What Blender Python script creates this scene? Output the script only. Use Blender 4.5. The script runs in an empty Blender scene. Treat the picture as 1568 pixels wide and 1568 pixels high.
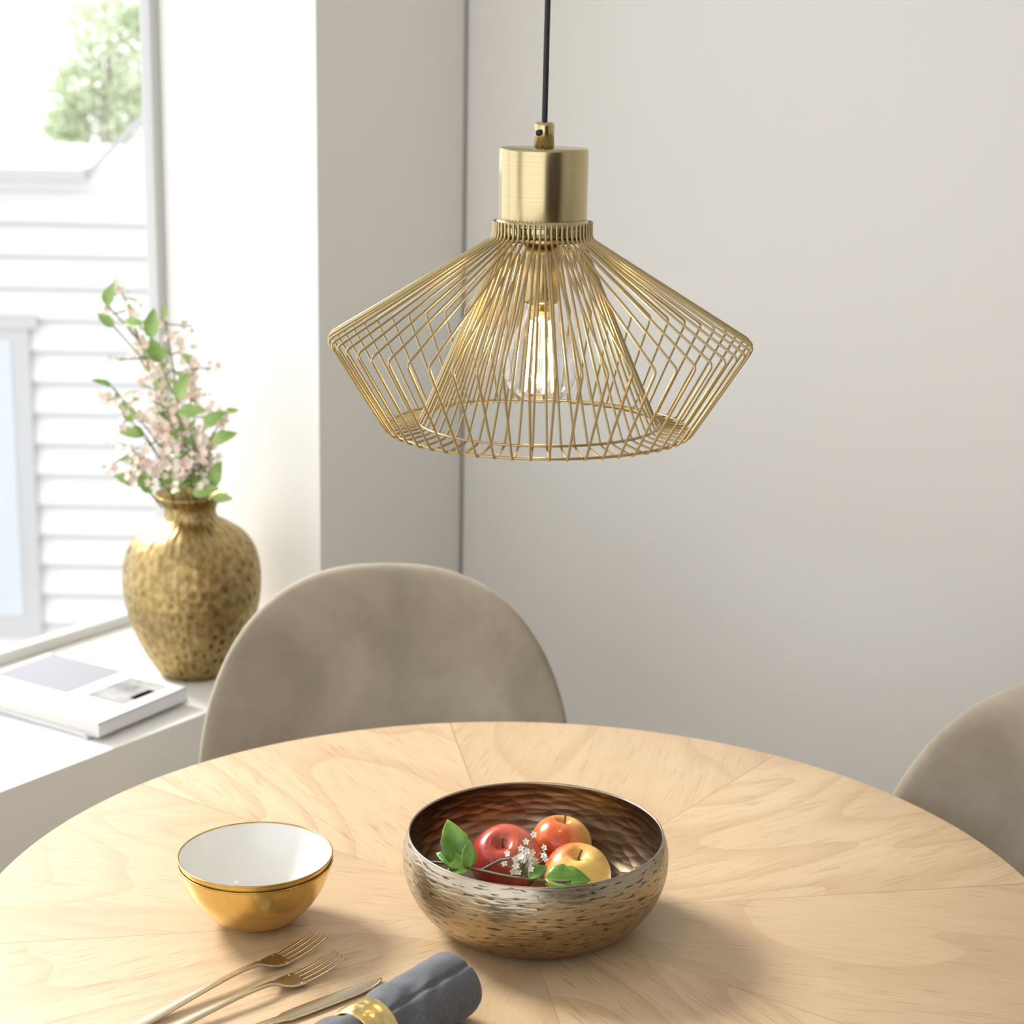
import bpy, bmesh, math, random, mathutils
from mathutils import Vector, Matrix
random.seed(7)
scene=bpy.context.scene
scene.view_settings.view_transform='Standard'
D2R=math.pi/180

# ------------------------------------------------------------------ helpers
def link(o,parent=None):
    scene.collection.objects.link(o)
    if parent: o.parent=parent
    return o
def empty(name,loc=(0,0,0),rot=0.0):
    e=bpy.data.objects.new(name,None); e.empty_display_size=.05
    e.location=loc; e.rotation_euler=(0,0,rot); return link(e)
def mesh_obj(name,verts,faces,mat=None,parent=None,smooth=True,loc=(0,0,0),rot=(0,0,0)):
    me=bpy.data.meshes.new(name); me.from_pydata([tuple(v) for v in verts],[],faces); me.update()
    if mat: me.materials.append(mat)
    if smooth:
        for p in me.polygons: p.use_smooth=True
    o=bpy.data.objects.new(name,me); o.location=loc; o.rotation_euler=rot
    return link(o,parent)
def fixn(o):
    bm=bmesh.new(); bm.from_mesh(o.data); bmesh.ops.recalc_face_normals(bm,faces=bm.faces); bm.to_mesh(o.data); bm.free(); return o
def boxes(name,bl,mat,parent=None,loc=(0,0,0),rot=(0,0,0),bevel=0):
    V=[];F=[]
    for (x0,x1,y0,y1,z0,z1) in bl:
        b=len(V)
        V+=[(x0,y0,z0),(x1,y0,z0),(x1,y1,z0),(x0,y1,z0),(x0,y0,z1),(x1,y0,z1),(x1,y1,z1),(x0,y1,z1)]
        F+=[tuple(b+i for i in f) for f in [(0,3,2,1),(4,5,6,7),(0,1,5,4),(1,2,6,5),(2,3,7,6),(3,0,4,7)]]
    o=mesh_obj(name,V,F,mat,parent,False,loc,rot)
    if bevel:
        m=o.modifiers.new('bev','BEVEL'); m.width=bevel; m.segments=3
    return o
def prism(name,poly,z0,z1,mat,parent=None,loc=(0,0,0),rot=(0,0,0)):
    n=len(poly); V=[(x,y,z0) for x,y in poly]+[(x,y,z1) for x,y in poly]
    F=[tuple(range(n))[::-1],tuple(range(n,2*n))]+[(i,(i+1)%n,n+(i+1)%n,n+i) for i in range(n)]
    return fixn(mesh_obj(name,V,F,mat,parent,False,loc,rot))
def cat(pts,n=6):
    P=[Vector((p[0],p[1],p[2] if len(p)>2 else 0)) for p in pts]
    out=[]
    for i in range(len(P)-1):
        p0=P[max(i-1,0)];p1=P[i];p2=P[i+1];p3=P[min(i+2,len(P)-1)]
        for k in range(n):
            t=k/n
            out.append(.5*((2*p1)+(p2-p0)*t+(2*p0-5*p1+4*p2-p3)*t*t+(3*p1-p0-3*p2+p3)*t**3))
    out.append(P[-1]); return out
def lathe(name,prof,mat,parent=None,loc=(0,0,0),seg=96,rot=(0,0,0),jit=None):
    V=[];F=[];rings=[]
    for (r,z) in prof:
        if r<1e-5:
            rings.append([len(V)]); V.append((0,0,z))
        else:
            s=len(V)
            for k in range(seg):
                a=2*math.pi*k/seg
                rr=r*(1+(jit(a,z) if jit else 0))
                V.append((rr*math.cos(a),rr*math.sin(a),z))
            rings.append(list(range(s,s+seg)))
    for i in range(len(rings)-1):
        A=rings[i];B=rings[i+1]
        for k in range(seg):
            k2=(k+1)%seg
            if len(A)==1 and len(B)==1: continue
            if len(A)==1: F.append((A[0],B[k2],B[k]))
            elif len(B)==1: F.append((A[k],A[k2],B[0]))
            else: F.append((A[k],A[k2],B[k2],B[k]))
    return fixn(mesh_obj(name,V,F,mat,parent,True,loc,rot))
def sprof(pts,n=5):
    return [(max(p.x,0),p.y) for p in cat(pts,n)]
def curves(name,lines,rad,mat,parent=None,loc=(0,0,0),cyclic=False,res=3,radii=None):
    cu=bpy.data.curves.new(name,'CURVE'); cu.dimensions='3D'; cu.bevel_depth=rad; cu.bevel_resolution=res; cu.use_fill_caps=True
    for li,l in enumerate(lines):
        sp=cu.splines.new('POLY'); sp.points.add(len(l)-1)
        for i,p in enumerate(l):
            sp.points[i].co=(p[0],p[1],p[2],1)
            if radii: sp.points[i].radius=radii[li][i]
        sp.use_cyclic_u=cyclic; sp.use_smooth=True
    cu.materials.append(mat)
    o=bpy.data.objects.new(name,cu); o.location=loc
    return link(o,parent)
def circle(r,z,n=96,cx=0,cy=0):
    return [(cx+r*math.cos(2*math.pi*k/n),cy+r*math.sin(2*math.pi*k/n),z) for k in range(n)]
def sweep(V,F,pts,wid,hei,n=12):
    P=[Vector(p) for p in pts]; base=len(V)
    for i,p in enumerate(P):
        t=(P[min(i+1,len(P)-1)]-P[max(i-1,0)]).normalized()
        side=Vector((-t.y,t.x,0)).normalized(); up=side.cross(t)*-1
        if up.z<0: up=-up
        for k in range(n):
            a=2*math.pi*k/n; c,s=math.cos(a),math.sin(a)
            c=math.copysign(abs(c)**.7,c); s=math.copysign(abs(s)**.7,s)
            V.append(p+side*(c*wid[i])+up*(s*hei[i]))
    for i in range(len(P)-1):
        for k in range(n):
            a=base+i*n+k;b=base+i*n+(k+1)%n
            F.append((a,b,b+n,a+n))
    F.append(tuple(base+k for k in range(n))[::-1]); F.append(tuple(base+(len(P)-1)*n+k for k in range(n)))

# ------------------------------------------------------------------ materials
class M:
    def __init__(s,name,col=(.8,.8,.8),rough=.5,metal=0,**kw):
        s.m=bpy.data.materials.new(name); s.m.use_nodes=True; s.nt=s.m.node_tree; s.n=s.nt.nodes; s.b=s.n['Principled BSDF']
        s.b.inputs['Base Color'].default_value=(*col,1); s.b.inputs['Roughness'].default_value=rough; s.b.inputs['Metallic'].default_value=metal
        for k,v in kw.items(): s.b.inputs[k.replace('_',' ')].default_value=v
        s.tc=None
    def coord(s,scale=(1,1,1),kind='Object'):
        if not s.tc: s.tc=s.n.new('ShaderNodeTexCoord')
        mp=s.n.new('ShaderNodeMapping'); mp.inputs['Scale'].default_value=scale
        s.nt.links.new(s.tc.outputs[kind],mp.inputs['Vector']); return mp.outputs[0]
    def noise(s,scale,detail=3,vec=None,rough=.5,dist=0):
        t=s.n.new('ShaderNodeTexNoise'); t.inputs['Scale'].default_value=scale; t.inputs['Detail'].default_value=detail
        t.inputs['Roughness'].default_value=rough; t.inputs['Distortion'].default_value=dist
        s.nt.links.new(vec if vec else s.coord(),t.inputs['Vector']); return t.outputs['Fac']
    def voro(s,scale,vec=None,feature='F1',rnd=1.0):
        t=s.n.new('ShaderNodeTexVoronoi'); t.feature=feature; t.inputs['Scale'].default_value=scale; t.inputs['Randomness'].default_value=rnd
        s.nt.links.new(vec if vec else s.coord(),t.inputs['Vector']); return t.outputs['Distance']
    def ramp(s,fac,stops):
        r=s.n.new('ShaderNodeValToRGB'); e=r.color_ramp.elements
        while len(e)<len(stops): e.new(.5)
        for i,(p,c) in enumerate(stops):
            e[i].position=p; e[i].color=(*c,1) if len(c)==3 else c
        s.nt.links.new(fac,r.inputs[0]); return r.outputs[0]
    def mix(s,fac,a,b,mode='MIX'):
        x=s.n.new('ShaderNodeMix'); x.data_type='RGBA'; x.blend_type=mode
        for sock,val in ((x.inputs[0],fac),(x.inputs[6],a),(x.inputs[7],b)):
            if hasattr(val,'links') : s.nt.links.new(val,sock)
            elif isinstance(val,(int,float)): sock.default_value=val
            else: sock.default_value=(*val,1)
        return x.outputs[2]
    def math(s,op,a,b=0.0):
        x=s.n.new('ShaderNodeMath'); x.operation=op
        for sock,val in ((x.inputs[0],a),(x.inputs[1],b)):
            if hasattr(val,'links'): s.nt.links.new(val,sock)
            else: sock.default_value=val
        return x.outputs[0]
    def polar(s,ka,kz,kr=0):
        g=s.n.new('ShaderNodeSeparateXYZ'); s.nt.links.new(s.coord(),g.inputs[0])
        a=s.math('ARCTAN2',g.outputs['X'],g.outputs['Y'])
        c=s.n.new('ShaderNodeCombineXYZ'); s.nt.links.new(s.math('MULTIPLY',a,ka),c.inputs[0]); s.nt.links.new(s.math('MULTIPLY',g.outputs['Z'],kz),c.inputs[1])
        return c.outputs[0]
    def bump(s,h,strength=.3,dist=.01,prev=None):
        b=s.n.new('ShaderNodeBump'); b.inputs['Strength'].default_value=strength; b.inputs['Distance'].default_value=dist
        s.nt.links.new(h,b.inputs['Height'])
        if prev: s.nt.links.new(prev,b.inputs['Normal'])
        s.nt.links.new(b.outputs[0],s.b.inputs['Normal']); return b.outputs[0]
    def to(s,out,inp): s.nt.links.new(out,s.b.inputs[inp])

def wallmat(name,col):
    w=M(name,col,.85); n=w.noise(1.3,3); w.to(w.ramp(n,[(.3,tuple(c*.97 for c in col)),(.7,col)]),'Base Color')
    w.bump(w.noise(220,2),.06,.001); return w.m
m_wall=wallmat('wall_paint',(.825,.82,.785)); m_ceil=wallmat('ceiling_paint',(.85,.85,.84))
m_strip=M('corner_strip_grey',(.36,.355,.34),.7).m
m_frame=M('window_frame_paint',(.55,.56,.55),.45).m
f=M('floor_oak',(.5,.40,.30),.5); f.to(f.ramp(f.noise(6,6,f.coord((1,12,1))),[(.3,(.40,.33,.26)),(.7,(.52,.45,.37))]),'Base Color'); m_floor=f.m
w_=M('reflection_block_brown',(.06,.035,.02),.45); w_.to(w_.ramp(w_.noise(3,5,w_.coord((12,12,1))),[(.3,(.035,.022,.014)),(.7,(.075,.048,.03))]),'Base Color'); m_refblock=w_.m  # dark brown grain for the added reflection blocks

# table oak, 8 veneer wedges
t=M('oak_veneer_starburst',(.7,.5,.3),.42); L=t.nt.links
tc=t.n.new('ShaderNodeTexCoord'); sp=t.n.new('ShaderNodeSeparateXYZ'); L.new(tc.outputs['Object'],sp.inputs[0])
OFF=9.5*D2R
ang=t.math('SUBTRACT',t.math('ARCTAN2',sp.outputs['Y'],sp.outputs['X']),OFF)
q=t.math('DIVIDE',ang,math.pi/4); sec=t.math('FLOOR',q); fr=t.math('SUBTRACT',q,sec)
bis=t.math('ADD',t.math('MULTIPLY',t.math('ADD',sec,.5),math.pi/4),OFF)
vr=t.n.new('ShaderNodeVectorRotate'); vr.rotation_type='Z_AXIS'; L.new(tc.outputs['Object'],vr.inputs['Vector'])
L.new(t.math('MULTIPLY',bis,-1.0),vr.inputs['Angle'])
va=t.n.new('ShaderNodeVectorMath'); va.operation='ADD'; cx=t.n.new('ShaderNodeCombineXYZ'); L.new(t.math('MULTIPLY',sec,3.37),cx.inputs[0]); L.new(t.math('MULTIPLY',sec,1.91),cx.inputs[1])
L.new(vr.outputs[0],va.inputs[0]); L.new(cx.outputs[0],va.inputs[1])
def mp(scale):
    m_=t.n.new('ShaderNodeMapping'); m_.inputs['Scale'].default_value=scale; L.new(va.outputs[0],m_.inputs['Vector']); return m_.outputs[0]
broad=t.noise(1.0,1.5,mp((1.1,4.2,1)),.45,.25)
rings=t.math('FRACT',t.math('MULTIPLY',broad,13.0))
fine=t.noise(1.0,5,mp((3,80,1)),.65)
pore=t.noise(1.0,2,mp((20,330,1)),.5)
c1=t.ramp(broad,[(.3,(.555,.405,.25)),(.7,(.635,.485,.315))])
c2=t.mix(t.math('MULTIPLY',t.ramp(rings,[(.0,(1,1,1)),(.38,(0,0,0))]),.60),c1,(.43,.285,.16))
c3=t.mix(t.math('MULTIPLY',t.ramp(fine,[(.40,(1,1,1)),(.60,(0,0,0))]),.22),c2,(.45,.30,.175))
c4=t.mix(t.math('MULTIPLY',t.ramp(pore,[(.30,(1,1,1)),(.45,(0,0,0))]),.55),c3,(.32,.20,.11))
wn=t.n.new('ShaderNodeTexWhiteNoise'); wn.noise_dimensions='1D'; L.new(t.math('ADD',sec,7.3),wn.inputs['W'])
alt=t.math('MULTIPLY',t.math('ABSOLUTE',t.math('MODULO',sec,2.0)),.28)
c5=t.mix(t.math('ADD',t.math('MULTIPLY',wn.outputs['Value'],.22),alt),c4,(.46,.325,.195))
seam=t.math('LESS_THAN',t.math('MINIMUM',fr,t.math('SUBTRACT',1.0,fr)),.0028)
c6=t.mix(t.math('MULTIPLY',seam,.6),c5,(.30,.19,.11))
kn=t.voro(2.3,t.coord()); c7=t.mix(t.ramp(kn,[(.0,(1,1,1)),(.022,(0,0,0))]),c6,(.25,.14,.07))
t.to(c7,'Base Color'); t.bump(fine,.2,.001); m_oak=t.m
me_=M('oak_edge',(.62,.44,.27),.5); me_.to(me_.ramp(me_.noise(8,4,me_.coord((2,2,30))),[(.3,(.55,.38,.23)),(.7,(.68,.5,.32))]),'Base Color'); m_oak2=me_.m

b=M('brushed_brass',(.56,.47,.28),.2,1); n=b.noise(1,2,b.coord((3,3,500))); b.to(b.ramp(n,[(.3,(.50,.41,.23)),(.7,(.53,.44,.25))]),'Base Color')
m_brass=b.m
m_wire=M('brass_wire',(.46,.37,.195),.28,.95).m
m_black=M('black_textile',(.012,.012,.014),.6).m
g=M('polished_gold',(.76,.55,.21),.2,1); g.bump(g.voro(90,g.coord()),.10,.001); m_gold=g.m
g=M('hammered_gold',(.76,.58,.25),.25,1); g.bump(g.voro(110,g.coord()),.6,.002); m_goldh=g.m
m_ceramic=M('white_glaze',(.78,.785,.76),.18).m
m_rimgold=M('gold_rim',(.50,.35,.12),.25,1).m
m_cut=M('champagne_steel',(.60,.53,.40),.27,1).m
# bronze hammered bowl
h=M('hammered_bronze_outside',(.3,.26,.2),.34,1)
cell=h.voro(1,h.polar(6,150)); dash=h.noise(1,1.5,h.polar(9,330))
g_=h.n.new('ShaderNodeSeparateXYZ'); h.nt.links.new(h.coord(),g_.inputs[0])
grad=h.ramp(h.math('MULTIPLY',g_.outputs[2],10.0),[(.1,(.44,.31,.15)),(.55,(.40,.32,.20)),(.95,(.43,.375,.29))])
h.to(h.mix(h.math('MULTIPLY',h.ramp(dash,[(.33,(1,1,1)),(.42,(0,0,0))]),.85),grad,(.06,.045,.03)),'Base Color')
b1=h.bump(cell,.30,.003); h.bump(dash,.45,.002,b1); m_bz=h.m
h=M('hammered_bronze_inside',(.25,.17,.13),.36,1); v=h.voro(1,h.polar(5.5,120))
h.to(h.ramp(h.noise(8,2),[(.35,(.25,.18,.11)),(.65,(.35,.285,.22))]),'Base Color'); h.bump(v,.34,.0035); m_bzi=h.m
# vase antique gold
v_=M('antique_gold',(.5,.36,.14),.40,1)
vo=v_.voro(1,v_.polar(6.5,52),rnd=.6); no=v_.noise(6,3); d2=v_.noise(1,2,v_.polar(10,60))
dashm=v_.ramp(vo,[(.18,(1,1,1)),(.40,(0,0,0))])
patch=v_.ramp(no,[(.38,(.15,.15,.15)),(.58,(1,1,1))])
base=v_.ramp(d2,[(.35,(.30,.21,.085)),(.65,(.49,.365,.165))])
v_.to(v_.mix(v_.math('MULTIPLY',v_.math('MULTIPLY',dashm,patch),.9),base,(.055,.035,.015)),'Base Color'); v_.bump(vo,.55,.005); m_vase=v_.m
# velvet
ve=M('beige_velvet',(.42,.36,.28),.85,0,Sheen_Weight=.45,Sheen_Roughness=.35)
ve.b.inputs['Sheen Tint'].default_value=(.95,.88,.76,1)
nv=ve.noise(4.5,4,ve.coord((1.3,1,1.0)),.6,.4)
ve.to(ve.ramp(nv,[(.35,(.27,.235,.18)),(.5,(.335,.29,.225)),(.68,(.41,.36,.285))]),'Base Color'); ve.bump(ve.noise(400,2),.1,.001); m_velvet=ve.m
m_leg=M('black_metal',(.02,.02,.02),.4,.6).m
def glass(name,refl):
    m=bpy.data.materials.new(name); m.use_nodes=True; nt=m.node_tree; nt.nodes.clear()
    o=nt.nodes.new('ShaderNodeOutputMaterial'); mx=nt.nodes.new('ShaderNodeMixShader'); tr=nt.nodes.new('ShaderNodeBsdfTransparent'); gl=nt.nodes.new('ShaderNodeBsdfGlossy')
    gl.inputs['Roughness'].default_value=.02; lw=nt.nodes.new('ShaderNodeLayerWeight'); lw.inputs[0].default_value=refl
    nt.links.new(lw.outputs['Facing'],mx.inputs[0]) ; nt.links.new(tr.outputs[0],mx.inputs[1]); nt.links.new(gl.outputs[0],mx.inputs[2]); nt.links.new(mx.outputs[0],o.inputs[0]); return m
m_bulb=glass('bulb_glass',.30)
m_pane=glass('window_glass',.03)
m_fil=M('filament',(1,.7,.3),.5); m_fil.b.inputs['Emission Color'].default_value=(1,.66,.26,1); m_fil.b.inputs['Emission Strength'].default_value=26; m_fil=m_fil.m
lf=M('leaf_green',(.2,.42,.08),.45); lf.to(lf.ramp(lf.noise(18,3),[(.35,(.20,.38,.08)),(.65,(.40,.56,.19))]),'Base Color'); m_leaf=lf.m
m_leaf2=M('leaf_pale',(.46,.60,.27),.5).m
lf=M('leaf_dark',(.09,.22,.035),.33); lf.to(lf.ramp(lf.noise(40,3),[(.35,(.08,.22,.025)),(.65,(.22,.40,.07))]),'Base Color'); m_leafd=lf.m
m_petal=M('petal_pink',(.93,.77,.68),.6).m; m_petalw=M('petal_white',(.90,.85,.77),.6).m
m_stem=M('stem',(.13,.10,.05),.6).m; m_stemg=M('stem_green',(.22,.22,.09),.6).m
def applemat(name,c1,c2,lo,hi):
    a=M(name,c1,.25); g=a.n.new('ShaderNodeSeparateXYZ'); a.nt.links.new(a.coord(),g.inputs[0])
    nz=a.noise(14,4,a.coord((1,1,.5))); st=a.noise(1,4,a.coord((120,120,10)))
    s_=a.math('ADD',a.math('ADD',nz,a.math('MULTIPLY',st,.3)),a.math('MULTIPLY',g.outputs[0],7.0))
    c=a.ramp(s_,[(lo,c1),(hi,c2)])
    sk=a.voro(190,a.coord()); a.to(a.mix(a.math('MULTIPLY',a.ramp(sk,[(.08,(1,1,1)),(.14,(0,0,0))]),.4),c,(.85,.55,.3)),'Base Color'); a.b.inputs['Coat Weight'].default_value=.2; return a.m
m_ap1=applemat('apple_red',(.38,.035,.03),(.62,.16,.08),.45,1.0)
m_ap2=applemat('apple_orange',(.55,.09,.03),(.82,.46,.13),.40,.80)
m_ap3=applemat('apple_yellow',(.60,.10,.03),(.84,.60,.16),.36,.70)
nap=M('napkin_linen',(.10,.115,.15),.9,Sheen_Weight=.15); w1=nap.noise(1,2,nap.coord((900,900,200))); nap.to(nap.ramp(w1,[(.3,(.072,.076,.092)),(.7,(.13,.136,.158))]),'Base Color'); nap.bump(w1,.3,.001); m_nap=nap.m

# ------------------------------------------------------------------ camera
cam=bpy.data.cameras.new('camera'); co=bpy.data.objects.new('camera',cam); link(co)
cam.lens=64.3; cam.sensor_width=36; cam.clip_start=.05
co.matrix_world=Matrix.Translation((0,0,1.667))@Matrix.Rotation(76*D2R,4,'X')@Matrix.Rotation(1*D2R,4,'Z')
cam.dof.use_dof=True; cam.dof.focus_distance=1.92; cam.dof.aperture_fstop=6.5
scene.camera=co

# ------------------------------------------------------------------ room  (local x = along window wall, y = outward)
P=(-.514,2.958,0); RZ=(0,0,54.7*D2R)
SZ=.567; CH=2.6; S1=.291; S2=.379; SC=.716; DW=.52; SL=-2.9
boxes('wall_left',[(SL,.45,0,DW,0,SZ)],m_wall,None,P,RZ)
prism('wall_left_pier',[(S1,0),(SC,0),(SC,DW),(S2+.01,DW)],SZ,CH,m_wall,None,P,RZ)
boxes('wall_left_corner',[(.45,SC,0,DW,0,SZ)],m_wall,None,P,RZ)
boxes('wall_left_header',[(SL,S1,0,DW,2.38,CH)],m_wall,None,P,RZ)
boxes('wall_left_near',[(SL-.5,SL,0,DW,0,CH)],m_wall,None,P,RZ)
boxes('wall_back',[(SC,SC+.12,-3.6,DW,0,CH)],m_wall,None,P,RZ)
boxes('wall_right',[(SL-.5,SC+.12,-3.7,-3.6,0,CH)],m_wall,None,P,RZ)
boxes('corner_strip_1',[(SC-.008,SC,-.004,.0,0,CH)],m_strip,None,P,RZ)  # thin dark grey strip down the wall corner
boxes('floor',[(SL-.5,SC+.12,-3.6,DW,-.08,0)],m_floor,None,P,RZ)
boxes('ceiling',[(SL-.5,SC+.12,-3.6,DW,CH,CH+.1)],m_ceil,None,P,RZ)
# added unseen dark blocks behind the camera, there to darken brass reflections
Cb=empty('reflection_block_tall',P,54.7*D2R)
boxes('reflection_block_body',[(-3.2,-2.35,-3.58,-3.15,0,2.1)],m_refblock,Cb,bevel=.004)
boxes('reflection_block_tall_front',[(-3.19,-2.78,-3.149,-3.13,.08,2.08),(-2.77,-2.36,-3.149,-3.13,.08,2.08)],m_refblock,Cb,bevel=.003)
Wr=empty('reflection_block_wide',P,54.7*D2R)  # second added block, unseen, reflected as the lamp cap's dark band
boxes('reflection_block_body',[(-2.05,-1.05,-3.58,-3.12,0,2.15)],m_refblock,Wr,bevel=.004)
boxes('reflection_block_wide_front',[(-2.04,-1.555,-3.119,-3.10,.08,2.13),(-1.545,-1.06,-3.119,-3.10,.08,2.13)],m_refblock,Wr,bevel=.003)
W=empty('window_1',P,54.7*D2R)
d0,d1=.468,.498
boxes('frame',[(S2-.022,S2+.002,d0,d1,SZ,2.38),(SL,SL+.05,d0,d1,SZ,2.38),(SL,S2,d0,d1,SZ,SZ+.022),(SL,S2,d0,d1,2.33,2.38),(-1.35,-1.29,d0,d1,SZ,2.38)],m_frame,W,bevel=.003)
boxes('glass',[(SL+.04,S2-.02,.482,.485,SZ+.02,2.34)],m_pane,W)

# ------------------------------------------------------------------ exterior
H=empty('neighbour_house',(0,8,0))
m_sid=M('white_siding',(.655,.657,.655),.6).m; m_sidshade=M('siding_painted_shade',(.40,.405,.41),.7).m; m_trimx=M('grey_trim',(.42,.425,.43),.6).m; m_xg=M('pale_glass',(.47,.51,.55),.2).m; m_eav=M('eaves_white',(.56,.56,.56),.6).m
V=[];F=[];V3=[];F3=[]
z=-3.0; x0,x1=-6.0,.2; SP=.14
while z<1.05:
    b=len(V); V+=[(x0,0.0,z),(x1,0.0,z),(x1,.03,z+SP),(x0,.03,z+SP)]; F.append((b,b+1,b+2,b+3))
    b=len(V3); V3+=[(x0,0.031,z),(x1,0.031,z),(x1,0,z),(x0,0,z),(x0,-.001,z),(x1,-.001,z),(x1,-.001,z+.012),(x0,-.001,z+.012)]; F3+=[(b,b+1,b+2,b+3),(b+4,b+5,b+6,b+7)]; z+=SP  # strip under each board edge, its shade painted as darker grey
mesh_obj('siding',V,F,m_sid,H,False); mesh_obj('siding_shade_strips',V3,F3,m_sidshade,H,False)
boxes('siding_core',[(x0,x1,.035,3,-3,1.12)],m_sid,H)
boxes('eaves',[(x0,-1.86,-.12,.3,1.11,1.17)],m_eav,H); boxes('gutter',[(x0,-1.86,-.15,-.12,1.12,1.15)],m_trimx,H)
mesh_obj('gable',[(-1.86,.0,1.10),(.2,.0,1.10),(.2,.0,3.2)],[(0,1,2)],m_sid,H,False)
mesh_obj('gable_trim',[(-1.88,-.03,1.10),(-1.86,-.03,1.15),(.2,-.03,3.25),(.2,-.03,3.19),(-1.88,.02,1.10),(-1.86,.02,1.15),(.2,.02,3.25),(.2,.02,3.19)],[(0,3,2,1),(4,5,6,7),(1,2,6,5),(0,4,7,3),(0,1,5,4)],m_trimx,H,False)
boxes('house_window',[(-3.2,-2.10,-.03,.0,.47,.52),(-3.2,-2.14,-.02,.0,-.95,.48)],m_trimx,H)
boxes('house_window_glass',[(-3.2,-2.22,-.025,-.02,-.85,.42)],m_xg,H)
boxes('ground',[(-12,6,4.5,16,-3.1,-3.0)],M('paving',(.6,.59,.56),.9).m)
T=empty('tree',(-2.55,11.5,0))
m_bark=M('bark',(.40,.36,.31),.8).m; m_xleaf=M('tree_leaf',(.54,.62,.42),.7).m
lathe('trunk',[(0,-3.0),(.09,-3.0),(.07,-1.5),(.05,0),(.04,1.2),(0,1.6)],m_bark,T,seg=16)
curves('branches',[[(.0,0,.6),(.25,.05,1.6)],[(0,0,.7),(-.18,0,1.4)],[(0,0,.9),(.05,0,1.8)]],.02,m_bark,T)
V=[];F=[]
blobs=[(0,0,1.80,.25),(.2,0,1.5,.24),(-.15,0,1.45,.2),(.12,.1,1.25,.22),(-.22,0,1.2,.15),(.3,0,1.85,.15)]
for i in range(3000):
    bx,by,bz,br=random.choice(blobs)
    d=Vector((random.gauss(0,1),random.gauss(0,1),random.gauss(0,1))).normalized()*br*random.uniform(.4,1.05)
    c=Vector((bx,by,bz))+d; a=Vector((random.gauss(0,1),random.gauss(0,1),random.gauss(0,1))).normalized(); bb=a.orthogonal().normalized()
    b=len(V); V+=[c-a*.03,c+bb*.014,c+a*.03,c-bb*.014]; F.append((b,b+1,b+2,b+3))
mesh_obj('foliage',V,F,m_xleaf,T,False)

# ------------------------------------------------------------------ table
TB=empty('dining_table',(.016,1.85,0))
R=.6
lathe('tabletop',[(0,.75),(R*.5,.75),(R-.003,.75),(R-.0005,.7490),(R,.747),(R,.735),(R-.002,.733),(R-.03,.722),(0,.722)],m_oak,TB,seg=192)
lathe('pedestal',sprof([(0,.722),(.10,.722),(.10,.70),(.075,.6),(.07,.4),(.085,.2),(.14,.07),(.24,.03),(.25,.0),(0,0)],5),m_oak2,TB)

# ------------------------------------------------------------------ chairs
def pad(name,outline,mapf,thf,mat,parent):
    rs=[0,.18,.36,.54,.7,.82,.9,.95,.98,.994,1.0]; n=72
    V=[];F=[]
    for side in (1,-1):
        base=len(V); V.append(mapf(0,0,side*thf(0)))
        for r in rs[1:]:
            for k in range(n):
                x,z=outline(2*math.pi*k/n); V.append(mapf(x*r,z*r,side*thf(r)))
        for k in range(n): F.append((base,base+1+k,base+1+(k+1)%n))
        for i in range(len(rs)-2):
            for k in range(n):
                a=base+1+i*n+k; c=base+1+i*n+(k+1)%n; F.append((a,a+n,c+n,c))
    o=mesh_obj(name,V,F,mat,parent)
    bm=bmesh.new(); bm.from_mesh(o.data); bmesh.ops.remove_doubles(bm,verts=bm.verts,dist=.0002); bmesh.ops.recalc_face_normals(bm,faces=bm.faces)
    bm.to_mesh(o.data); bm.free()
    for p in o.data.polygons: p.use_smooth=True
    return o
def sup(a,bu,bd,eu,ed):
    def f(t):
        c,s=math.cos(t),math.sin(t); e=eu if s>=0 else ed; b_=bu if s>=0 else bd
        return (a*math.copysign(abs(c)**(2/e),c), b_*math.copysign(abs(s)**(2/e),s))
    return f
def chair(loc,alpha):
    C=empty('dining_chair',loc,alpha)
    def bm_(x,z,th):
        zz=.56+z
        return (x, .20+.25*(zz-.45)-1.5*x*x - .25*max(0,.56-zz)+th, zz)
    O=sup(.279,.345,.15,2.7,2.6)
    pad('backrest',O,bm_,lambda r:.030*math.sqrt(max(0,1-r**9))*(1-.38*(1-r)),m_velvet,C)
    pad('seat',sup(.25,.24,.24,2.8,2.8),lambda x,y,th:(x,y-.0,.455+th),lambda r:.045*math.sqrt(max(0,1-r**6)),m_velvet,C)
    legs=[[(sx*.17,sy*.16,.43),(sx*.22,sy*.21,0.0)] for sx in(-1,1) for sy in (-1,1)]
    for i,l in enumerate(legs): curves('leg_%d'%(i+1),[l],.012,m_leg,C,radii=[[1.2,.75]])
    return C
chair((-.170,2.406,0),4*D2R)
chair((.576,1.99,0),-48.6*D2R)

# ------------------------------------------------------------------ pendant lamp
LX,LY=.0255,1.85
LP=empty('pendant_lamp',(LX,LY,0))
def fillet(pts,rad=.006,n=4):
    P_=[Vector(p) for p in pts]; out=[P_[0]]
    for i in range(1,len(P_)-1):
        a=P_[i]+(P_[i-1]-P_[i]).normalized()*min(rad,(P_[i-1]-P_[i]).length*.45); c=P_[i]+(P_[i+1]-P_[i]).normalized()*min(rad,(P_[i+1]-P_[i]).length*.45)
        for k in range(n+1):
            t_=k/n; out.append(a*(1-t_)**2+P_[i]*2*t_*(1-t_)+c*t_*t_)
    out.append(P_[-1]); return out
NW=56; lines=[]
for i in range(NW):
    a=2*math.pi*(i+.5)/NW; c,s=math.cos(a),math.sin(a)
    prof=[(.0495,1.507),(.0495,1.490),(.2165,1.388),(.157,1.294),(.123,1.300),(.0455,1.478)]
    lines.append(fillet([(r*c,r*s,z) for r,z in prof]))
curves('wire_cage',lines,.0013,m_wire,LP)
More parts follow.
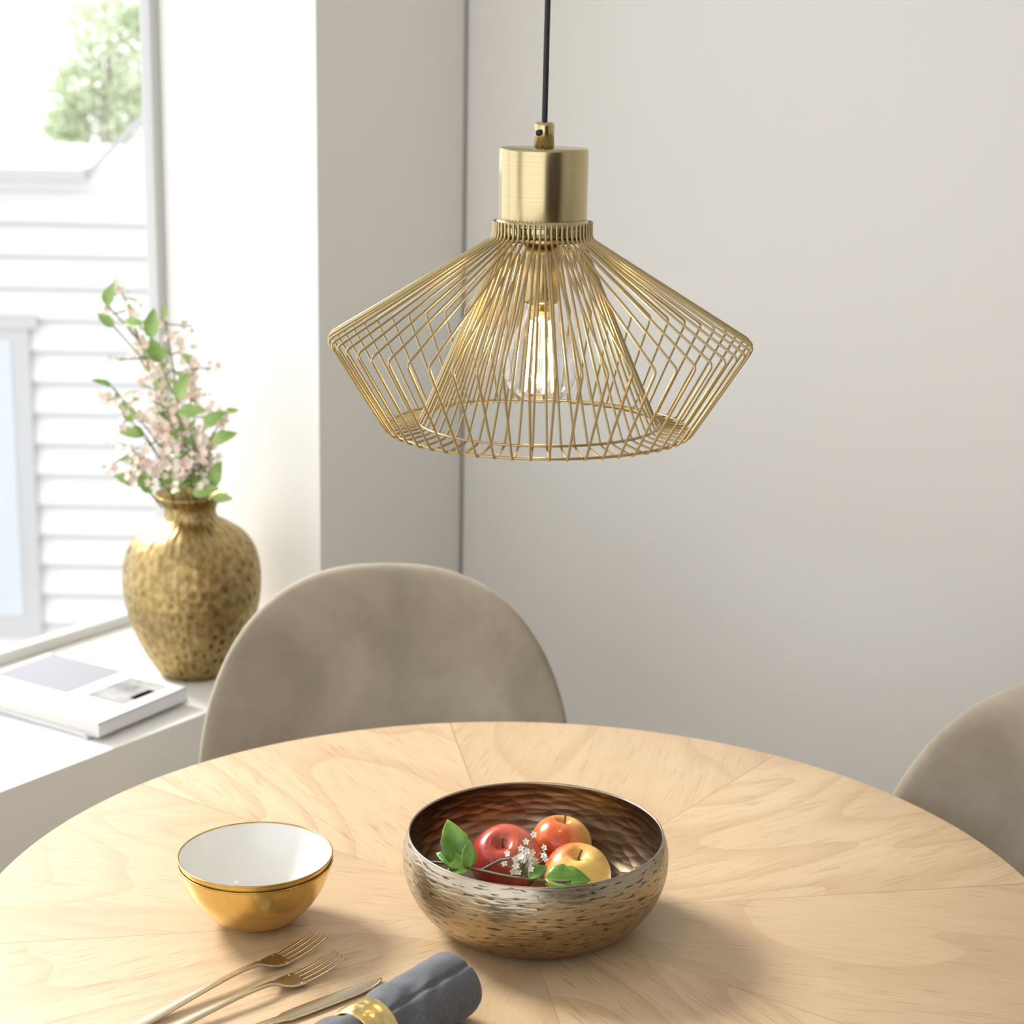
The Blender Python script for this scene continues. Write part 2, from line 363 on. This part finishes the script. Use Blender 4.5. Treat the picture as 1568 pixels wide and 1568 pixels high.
curves('cage_rings',[circle(.0475,1.504),circle(.0475,1.491),circle(.1545,1.2965),circle(.124,1.3025)],.0014,m_wire,LP,cyclic=True)
lathe('brass_cap',[(0,1.5790),(.043,1.5790),(.0443,1.5783),(.0447,1.5765),(.0447,1.509),(.044,1.5075),(.042,1.5075),(.042,1.56),(0,1.56)],m_brass,LP)
lathe('collar',[(.0447,1.509),(.0465,1.507),(.0465,1.488),(.0435,1.488),(.0435,1.507),(.0447,1.509)],m_brass,LP)
lathe('cord_grip',[(0,1.604),(.0085,1.604),(.0098,1.602),(.0100,1.600),(.0100,1.5790),(0,1.5790)],m_brass,LP,seg=48)
lathe('grip_screw',[(0,.004),(.003,.004),(.003,0),(0,0)],m_black,LP,loc=(-.0045,-.0095,1.594),rot=(90*D2R,0,-25*D2R),seg=16)
curves('cord',[[(0,0,1.60),(.0008,0,1.75),(.0012,0,1.95),(0,0,2.58)]],.0030,m_black,LP)
lathe('ceiling_canopy',[(0,2.6),(.05,2.6),(.05,2.575),(.046,2.572),(0,2.57)],m_brass,LP)
lathe('socket',[(0,1.52),(.019,1.52),(.019,1.43),(.0165,1.425),(0,1.425)],m_brass,LP,seg=48)
lathe('bulb_base',[(0,1.43),(.0135,1.43),(.0135,1.412),(0,1.412)],m_goldh,LP,seg=48)
lathe('bulb',sprof([(.0135,1.424),(.016,1.412),(.026,1.395),(.0345,1.378),(.038,1.360),(.035,1.342),(.025,1.329),(.012,1.3235),(0,1.3225)],5),m_bulb,LP,seg=64)
fl=[]
for i in range(8):
    a=2*math.pi*i/8+.3; c,s=math.cos(a),math.sin(a)
    fl.append([(.010*c,.010*s,1.406),(.015*c,.015*s,1.334)])
curves('filaments',fl,.0010,m_fil,LP)
curves('filament_support',[[(0,0,1.415),(0,0,1.335)]],.0015,m_bulb,LP)
pl=bpy.data.lights.new('bulb_light','POINT'); pl.energy=1.0; pl.color=(1,.70,.38); pl.shadow_soft_size=.012
po=bpy.data.objects.new('bulb_light',pl); po.location=(0,0,1.37); link(po,LP)

# ------------------------------------------------------------------ fruit bowl
BX,BY=.032,1.834
FB=empty('fruit_bowl',(BX,BY,.75)); K=1.055
def kp_(l): return [(r,z*K) for r,z in l]
lathe('bowl_outside',kp_(sprof([(0,0),(.05,0),(.088,0.001),(.108,.010),(.127,.027),(.1395,.050),(.1435,.070),(.1425,.087),(.1385,.098)],6)),m_bz,FB,seg=128)
lathe('bowl_inside',kp_(sprof([(.1360,.098),(.1395,.087),(.1405,.070),(.1365,.051),(.124,.030),(.103,.0145),(.07,.008),(0,.006)],6)),m_bzi,FB,seg=128)
lathe('bowl_rim',kp_([(.1385,.098),(.1383,.0992),(.1372,.0998),(.1362,.0992),(.136,.098)]),M('rim_metal',(.36,.30,.25),.3,1).m,FB,seg=128)
def apple(loc,r,mat,rot):
    A=empty('apple',loc); A.rotation_euler=rot
    pr=[]
    for k in range(41):
        t_=math.pi*k/40; x=math.sin(t_)*(1+.05*math.cos(t_)); z_=math.cos(t_)*.92
        if z_>0: z_-=.30*math.exp(-(x/.24)**2)
        else: z_+=.16*math.exp(-(x/.2)**2)
        pr.append((r*x if 0<k<40 else 0,r*z_))
    lathe('fruit',pr,mat,A,seg=64,jit=lambda a,z:.012*math.cos(5*a)*(1 if z<0 else .6))
    curves('stem',[[(0,0,r*.58),(.001,.0,r*.75),(.003,.001,r*1.0)]],.0012,m_stem,A)
apple((.0,1.872,.803),.040,m_ap1,(.45,-.35,.3))
apple((.062,1.920,.802),.0345,m_ap2,(.1,.1,1.2))
apple((.078,1.839,.801),.037,m_ap3,(.25,.15,-.5))

def leafgeo(V,F,base,d,up,Ln,Wd,curl=.3,fold=.25,n=10):
    d=Vector(d).normalized(); up=Vector(up); side=d.cross(up).normalized(); up=side.cross(d).normalized(); b=len(V); base=Vector(base)
    ph=random.uniform(0,6)
    for i in range(n+1):
        u=i/n; w=Wd*.5*(math.sin(math.pi*u**.8))**.85 if 0<u<1 else 0
        if 0<u<1: w*=1+.06*math.sin(i*2.6+ph)
        c=base+d*(Ln*u)-up*(curl*Ln*u*u)
        e=up*(fold*w)+up*(.10*w*math.sin(u*14+ph)); e2=up*(fold*w)+up*(.10*w*math.sin(u*11-ph))
        V+= [c-side*w+e,c-side*w*.5+e*.45,c,c+side*w*.5+e2*.45,c+side*w+e2]
    for i in range(n):
        for k in range(4):
            a=b+i*5+k; F.append((a,a+1,a+6,a+5))
def blossom(V,F,c,nrm,r):
    c=Vector(c); nrm=Vector(nrm).normalized(); a=nrm.orthogonal().normalized(); bb=nrm.cross(a); o=random.uniform(0,6)
    for k in range(5):
        t_=o+k*2*math.pi/5; d=a*math.cos(t_)+bb*math.sin(t_); s=nrm.cross(d)
        b=len(V); V+=[c,c+d*r*.55+s*r*.36+nrm*r*.15,c+d*r+s*r*.2+nrm*r*.35,c+d*r-s*r*.2+nrm*r*.35,c+d*r*.55-s*r*.36+nrm*r*.15]
        F.append((b,b+1,b+2,b+3,b+4))
TW=empty('leafy_twig',(.004,-.014,-.001))
tw=[(-.088,1.822,.830),(-.062,1.80,.838),(-.03,1.775,.843),(.0,1.755,.846),(.035,1.738,.850),(.062,1.728,.855)]
curves('twig_stem',[[tuple(p) for p in cat(tw,5)],[(-.062,1.80,.838),(-.066,1.812,.856)],[(-.03,1.775,.843),(-.01,1.775,.855),(.012,1.768,.862)]],.0015,m_stem,TW)
V=[];F=[]
leafgeo(V,F,(-.052,1.796,.838),(-.22,.25,.75),(.2,-1,.5),.050,.032,.15,.35)
leafgeo(V,F,(-.047,1.79,.838),(-.55,.15,.35),(.1,-.6,.9),.034,.022,.3,.35)
leafgeo(V,F,(-.045,1.785,.840),(.1,.25,.6),(.4,-1,.4),.030,.017,.25,.4)
leafgeo(V,F,(-.042,1.787,.840),(-.7,-.2,-.0),(0,-.5,1),.026,.017,.2,.3)
leafgeo(V,F,(.036,1.737,.853),(.9,-.04,.06),(0,-.6,.9),.047,.028,.12,.35)
leafgeo(V,F,(.02,1.742,.850),(.5,.45,.3),(-.2,-.7,.7),.028,.015,.3,.35)
o=mesh_obj('leaves',V,F,m_leafd,TW); s_=o.modifiers.new('thick','SOLIDIFY'); s_.thickness=.0007
V=[];F=[];st=[]
for i in range(46):
    c=Vector((.016+random.gauss(0,.010),1.762+random.gauss(0,.007),.858+random.gauss(0,.013)))
    if c.z<.845: c.z=.846+random.random()*.008
    blossom(V,F,c,(random.uniform(-.8,.8),-1,random.uniform(.0,1)),.0036)
    st.append([(.012,1.760,.846),tuple(c)])
mesh_obj('blossoms',V,F,m_petalw,TW,False)
curves('blossom_stalks',st,.0005,m_stemg,TW)

# ------------------------------------------------------------------ small nested bowls
def sbowl(z):
    S=empty('small_bowl',(-.270,1.822,z))
    lathe('outside',sprof([(0,.0),(.028,.0),(.034,.003),(.052,.014),(.070,.037),(.079,.058),(.0832,.071)],6),m_gold,S)
    lathe('inside',sprof([(.0815,.071),(.077,.058),(.068,.039),(.050,.017),(.03,.008),(0,.006)],6),m_ceramic,S)
    curves('rim',[circle(.0824,.071)],.0011,m_rimgold,S,cyclic=True)
sbowl(.750); sbowl(.7575)

# ------------------------------------------------------------------ cutlery
def place(o,tip,end):
    d=Vector((end[0]-tip[0],end[1]-tip[1],0)); o.location=(tip[0],tip[1],tip[2]); o.rotation_euler=(0,0,math.atan2(d.y,d.x))
def fork(tip,end,L=.27):
    V=[];F=[]
    for y in (-.0105,-.0035,.0035,.0105):
        pts=cat([(0,y*.93,.0125),(.02,y,.0075),(.045,y,.0045),(.058,y,.0045)],4)
        sweep(V,F,pts,[.0009+.0010*min(1,i/6) for i in range(len(pts))],[.0009]*len(pts),8)
    pts=cat([(.052,0,.0045),(.058,0,.0045),(.068,0,.0052),(.078,0,.0075),(.090,0,.011),(.12,0,.0115),(.17,0,.0085),(.22,0,.005),(L,0,.0030)],4)
    key=[(.052,.0125,.0009),(.062,.0125,.001),(.072,.0105,.0012),(.080,.006,.0015),(.09,.0032,.0019),(.12,.0031,.0019),(.17,.0045,.0017),(.22,.0068,.0015),(.262,.0080,.0014),(L,.0045,.0012)]
    def itp(x,j):
        for a,b_ in zip(key,key[1:]):
            if x<=b_[0]: u=(x-a[0])/(b_[0]-a[0]) ; u=max(0,u); return a[j]*(1-u)+b_[j]*u
        return key[-1][j]
    sweep(V,F,pts,[itp(p.x,1)*1.15 for p in pts],[itp(p.x,2) for p in pts],12)
    o=fixn(mesh_obj('fork',V,F,m_cut)); place(o,tip,end)
fork((-.195,1.770,.7495),(-.363,1.579))
fork((-.170,1.725,.7495),(-.318,1.582))
V=[];F=[]
xs=[0,.004,.010,.02,.04,.07,.10,.118,.125,.135,.16,.20,.24,.252,.256]
ws=[.0008,.0035,.006,.0085,.0098,.010,.0098,.009,.0055,.0055,.0065,.0075,.0085,.007,.003]
hs=[.0007,.0008,.0009,.001,.001,.0011,.0012,.0014,.002,.0024,.0026,.0026,.0026,.0024,.0015]
pts=[(x,.004*math.exp(-x/.012)*-1,.003) for x in xs]
sweep(V,F,pts,ws,hs,12)
o=fixn(mesh_obj('table_knife',V,F,m_cut)); place(o,(-.122,1.690,.7500),(-.229,1.598))

# ------------------------------------------------------------------ napkin roll + ring
ax0=Vector((-.045,1.635,.7835)); axd=Vector((-.082,-.108,0)).normalized(); RP=.137
V=[];F=[]; nA=120; nL=80; Lg=.24
for i in range(nL+1):
    u=i/nL; x=u*Lg
    endr=math.sqrt(max(0,1-max(0,(.009-x)/.009)**2)); endl=math.sqrt(max(0,1-max(0,(x-Lg+.010)/.010)**2))
    cin=1-.20*math.exp(-((x-RP)/.026)**2)
    r=.0325*cin*(.55+.45*min(endr,endl))
    for k in range(nA):
        a=2*math.pi*k/nA
        w=mathutils.noise.noise(Vector((x*28,math.cos(a)*1.3,math.sin(a)*1.3)))*.10
        w+=.045*math.sin(a*7+x*20)*math.exp(-((x-RP)/.045)**2)
        w+=.045*math.sin(x*150+a*3+4*mathutils.noise.noise(Vector((x*20,a,1))))*math.exp(-((x-RP+.05)/.04)**2)
        if abs(a-1.0)<.12: w-=.07*(1-abs(a-1.0)/.12)
        if abs(a-2.6)<.10: w-=.05*(1-abs(a-2.6)/.1)
        V.append((x,r*(1+w)*math.cos(a)*1.04,r*(1+w)*math.sin(a)))
for i in range(nL):
    for k in range(nA):
        F.append((i*nA+k,i*nA+(k+1)%nA,(i+1)*nA+(k+1)%nA,(i+1)*nA+k))
for e,(ii,xx) in enumerate(((0,.0),(nL,Lg))):
    prev=[ii*nA+k for k in range(nA)]
    for ring in range(1,13):
        b=len(V); fr_=1-ring/13
        for k in range(nA):
            v0=Vector(V[ii*nA+k]); a=2*math.pi*k/nA
            dep=.0035*math.sin(2*math.pi*(ring/4.0)+a)
            V.append((xx+(dep+.002 if e==0 else -dep-.002),v0.y*fr_,v0.z*fr_))
        cur=list(range(b,b+nA))
        for k in range(nA): F.append((prev[k],prev[(k+1)%nA],cur[(k+1)%nA],cur[k]))
        prev=cur
    F.append(tuple(prev))
o=fixn(mesh_obj('napkin',V,F,m_nap)); o.location=ax0; o.rotation_euler=(0,0,math.atan2(axd.y,axd.x))
pr=sprof([(.0285,-.017),(.031,-.0165),(.0325,-.008),(.0325,.008),(.031,.0165),(.0285,.017),(.0275,.008),(.0275,-.008),(.0285,-.017)],4)
rg=lathe('napkin_ring',pr,m_goldh,None,loc=tuple(ax0+axd*RP),rot=(0,90*D2R,math.atan2(axd.y,axd.x)))

# ------------------------------------------------------------------ vase + bouquet
VX,VY=-.574,3.166
lathe('brass_vase',sprof([(0,0),(.05,0),(.062,.003),(.080,.030),(.103,.075),(.119,.13),(.1235,.18),(.117,.225),(.098,.258),(.070,.278),(.050,.290),(.0455,.303),(.050,.318),(.062,.330),(.064,.333),(.060,.334),(.046,.318),(.041,.303),(.045,.29),(.09,.255),(.10,.20),(.09,.1),(0,.02)],6),m_vase,None,loc=(VX,VY,SZ))
BQ=empty('flower_bouquet',(VX,VY,SZ+.33))
tips=[(-.115,.02,.365),(-.03,-.02,.31),(-.125,-.03,.20),(.065,.0,.15),(.008,.03,.235),(-.085,.05,.28),(.04,-.04,.11),(-.09,-.05,.10),(-.05,.0,.21),(-.02,.05,.15)]
st=[];V=[];F=[];VP=[];FP=[];VW=[];FW=[];V2=[];F2=[]
for ti,tp in enumerate(tips):
    tp=Vector(tp); b0=Vector((random.uniform(-.025,.025),random.uniform(-.02,.02),-.08))
    mid=b0*.4+tp*.45+Vector((random.uniform(-.02,.02),random.uniform(-.02,.02),.03)); path=cat([b0,Vector((b0.x*.9+tp.x*.12,b0.y*.9,.0)),mid,tp],8); st.append([tuple(p) for p in path])
    for p in path[9:]:
        for _ in range(2):
            hgt=(p.z/max(tp.z,.01))
            if hgt>.25 and random.random()<.75:
                q_=p+Vector((random.gauss(0,.018),random.gauss(-.01,.018),random.gauss(0,.014)))
                if q_.z>.03:
                    st.append([tuple(p),tuple(q_)])
                    for _k in range(random.choice((3,4,5))):
                        c=q_+Vector((random.gauss(0,.007),random.gauss(0,.006),random.gauss(0,.007)))
                        if random.random()<.6: blossom(VP,FP,c,(random.uniform(-1,1),-1,random.uniform(-.2,1)),random.uniform(.005,.009))
                        else: blossom(VW,FW,c,(random.uniform(-1,1),-1,random.uniform(-.2,1)),random.uniform(.004,.008))
        if random.random()<.45:
            d=Vector((random.uniform(-1,1),random.uniform(-.7,.2),random.uniform(.0,.9)))
            tgt=(V,F) if random.random()<.4 else (V2,F2)
            leafgeo(tgt[0],tgt[1],p,d,(0,-.6,.8),random.uniform(.022,.040),random.uniform(.011,.018),.3)
def PX(x,y,dy=-.03): return ((x-290)*1.178e-3,dy,(757-y)*1.21e-3)
for (x,y,dx,dz,ln) in [(178,475,.3,.9,.042),(190,505,-.5,.5,.036),(205,500,.9,.2,.036),(250,515,.1,1,.050),(262,550,-.2,.9,.048),(282,605,.3,.8,.052),(285,625,.9,.3,.048),(320,645,.8,.7,.048),(300,670,-.7,.3,.052),(335,665,.9,.5,.045),(222,735,-.8,.4,.050),(240,745,-.4,1,.048),(325,740,.3,.9,.052),(330,750,1,.1,.036),(300,745,.9,.3,.048),(230,660,-.8,.2,.044),(215,640,-.3,.8,.038),(260,740,-.1,1,.05),(225,700,-.9,.1,.042)]:
    b_=PX(x,y,random.uniform(-.07,-.01)); leafgeo(V,F,b_,(dx,random.uniform(-.5,-.1),dz),(0,-.8,.5),ln,ln*.54,.3,.4)
    st.append([b_,(b_[0]*.6,b_[1]*.5,max(b_[2]-.06,-.02))])
mesh_obj('leaves',V,F,m_leaf,BQ); mesh_obj('leaves_pale',V2,F2,m_leaf2,BQ)
mesh_obj('blossoms_pink',VP,FP,m_petal,BQ,False); mesh_obj('blossoms_white',VW,FW,m_petalw,BQ,False)
curves('stems',st,.0014,m_stemg,BQ)

# ------------------------------------------------------------------ books
m_cov=M('book_cover_white',(.74,.74,.76),.45).m; m_pg=M('book_pages',(.70,.69,.67),.8).m; m_lil=M('cover_print_lilac',(.30,.30,.345),.5).m
dp=M('cover_print_photo',(.3,.3,.3),.5); dp.to(dp.ramp(dp.noise(18,4),[(.35,(.20,.20,.21)),(.65,(.48,.48,.48))]),'Base Color'); m_pic=dp.m
def book(loc,ang,w,l,t_,prints):
    B=empty('book',loc,ang)
    boxes('cover',[(0,w,0,l,0,.0025),(0,w,0,l,t_-.0025,t_),(0,w,0,.003,0,t_)],m_cov,B,bevel=.0006)
    boxes('pages',[(.004,w-.004,.003,l-.004,.0025,t_-.0025)],m_pg,B)
    for i,(a,b_,c,d_,m_) in enumerate(prints): boxes('print_%d'%(i+1),[(a,b_,c,d_,t_,t_+.0004)],m_,B)
book((-.690,2.815,SZ),57*D2R,.235,.36,.008,[])
book((-.668,2.806,SZ+.008),58.8*D2R,.217,.33,.024,[(.09,.20,.03,.115,m_pic),(.08,.217,.15,.32,m_lil),(.12,.17,.025,.045,m_cov)])

# ------------------------------------------------------------------ light
wd=bpy.data.worlds.new('sky'); scene.world=wd; wd.use_nodes=True
bg=wd.node_tree.nodes['Background']; bg.inputs[0].default_value=(.97,.98,1,1); bg.inputs[1].default_value=2.0
sun=bpy.data.lights.new('sun','SUN'); sun.energy=5.5; sun.angle=18*D2R; sun.color=(1,.965,.90)
so=bpy.data.objects.new('sun',sun); link(so)
u=Vector((.578,.816,0)); nn=Vector((-.816,.578,0))
src=(nn+u*.1).normalized()*math.cos(36*D2R)+Vector((0,0,math.sin(36*D2R)))
so.rotation_euler=src.to_track_quat('Z','Y').to_euler(); so.location=(-3,5,4)
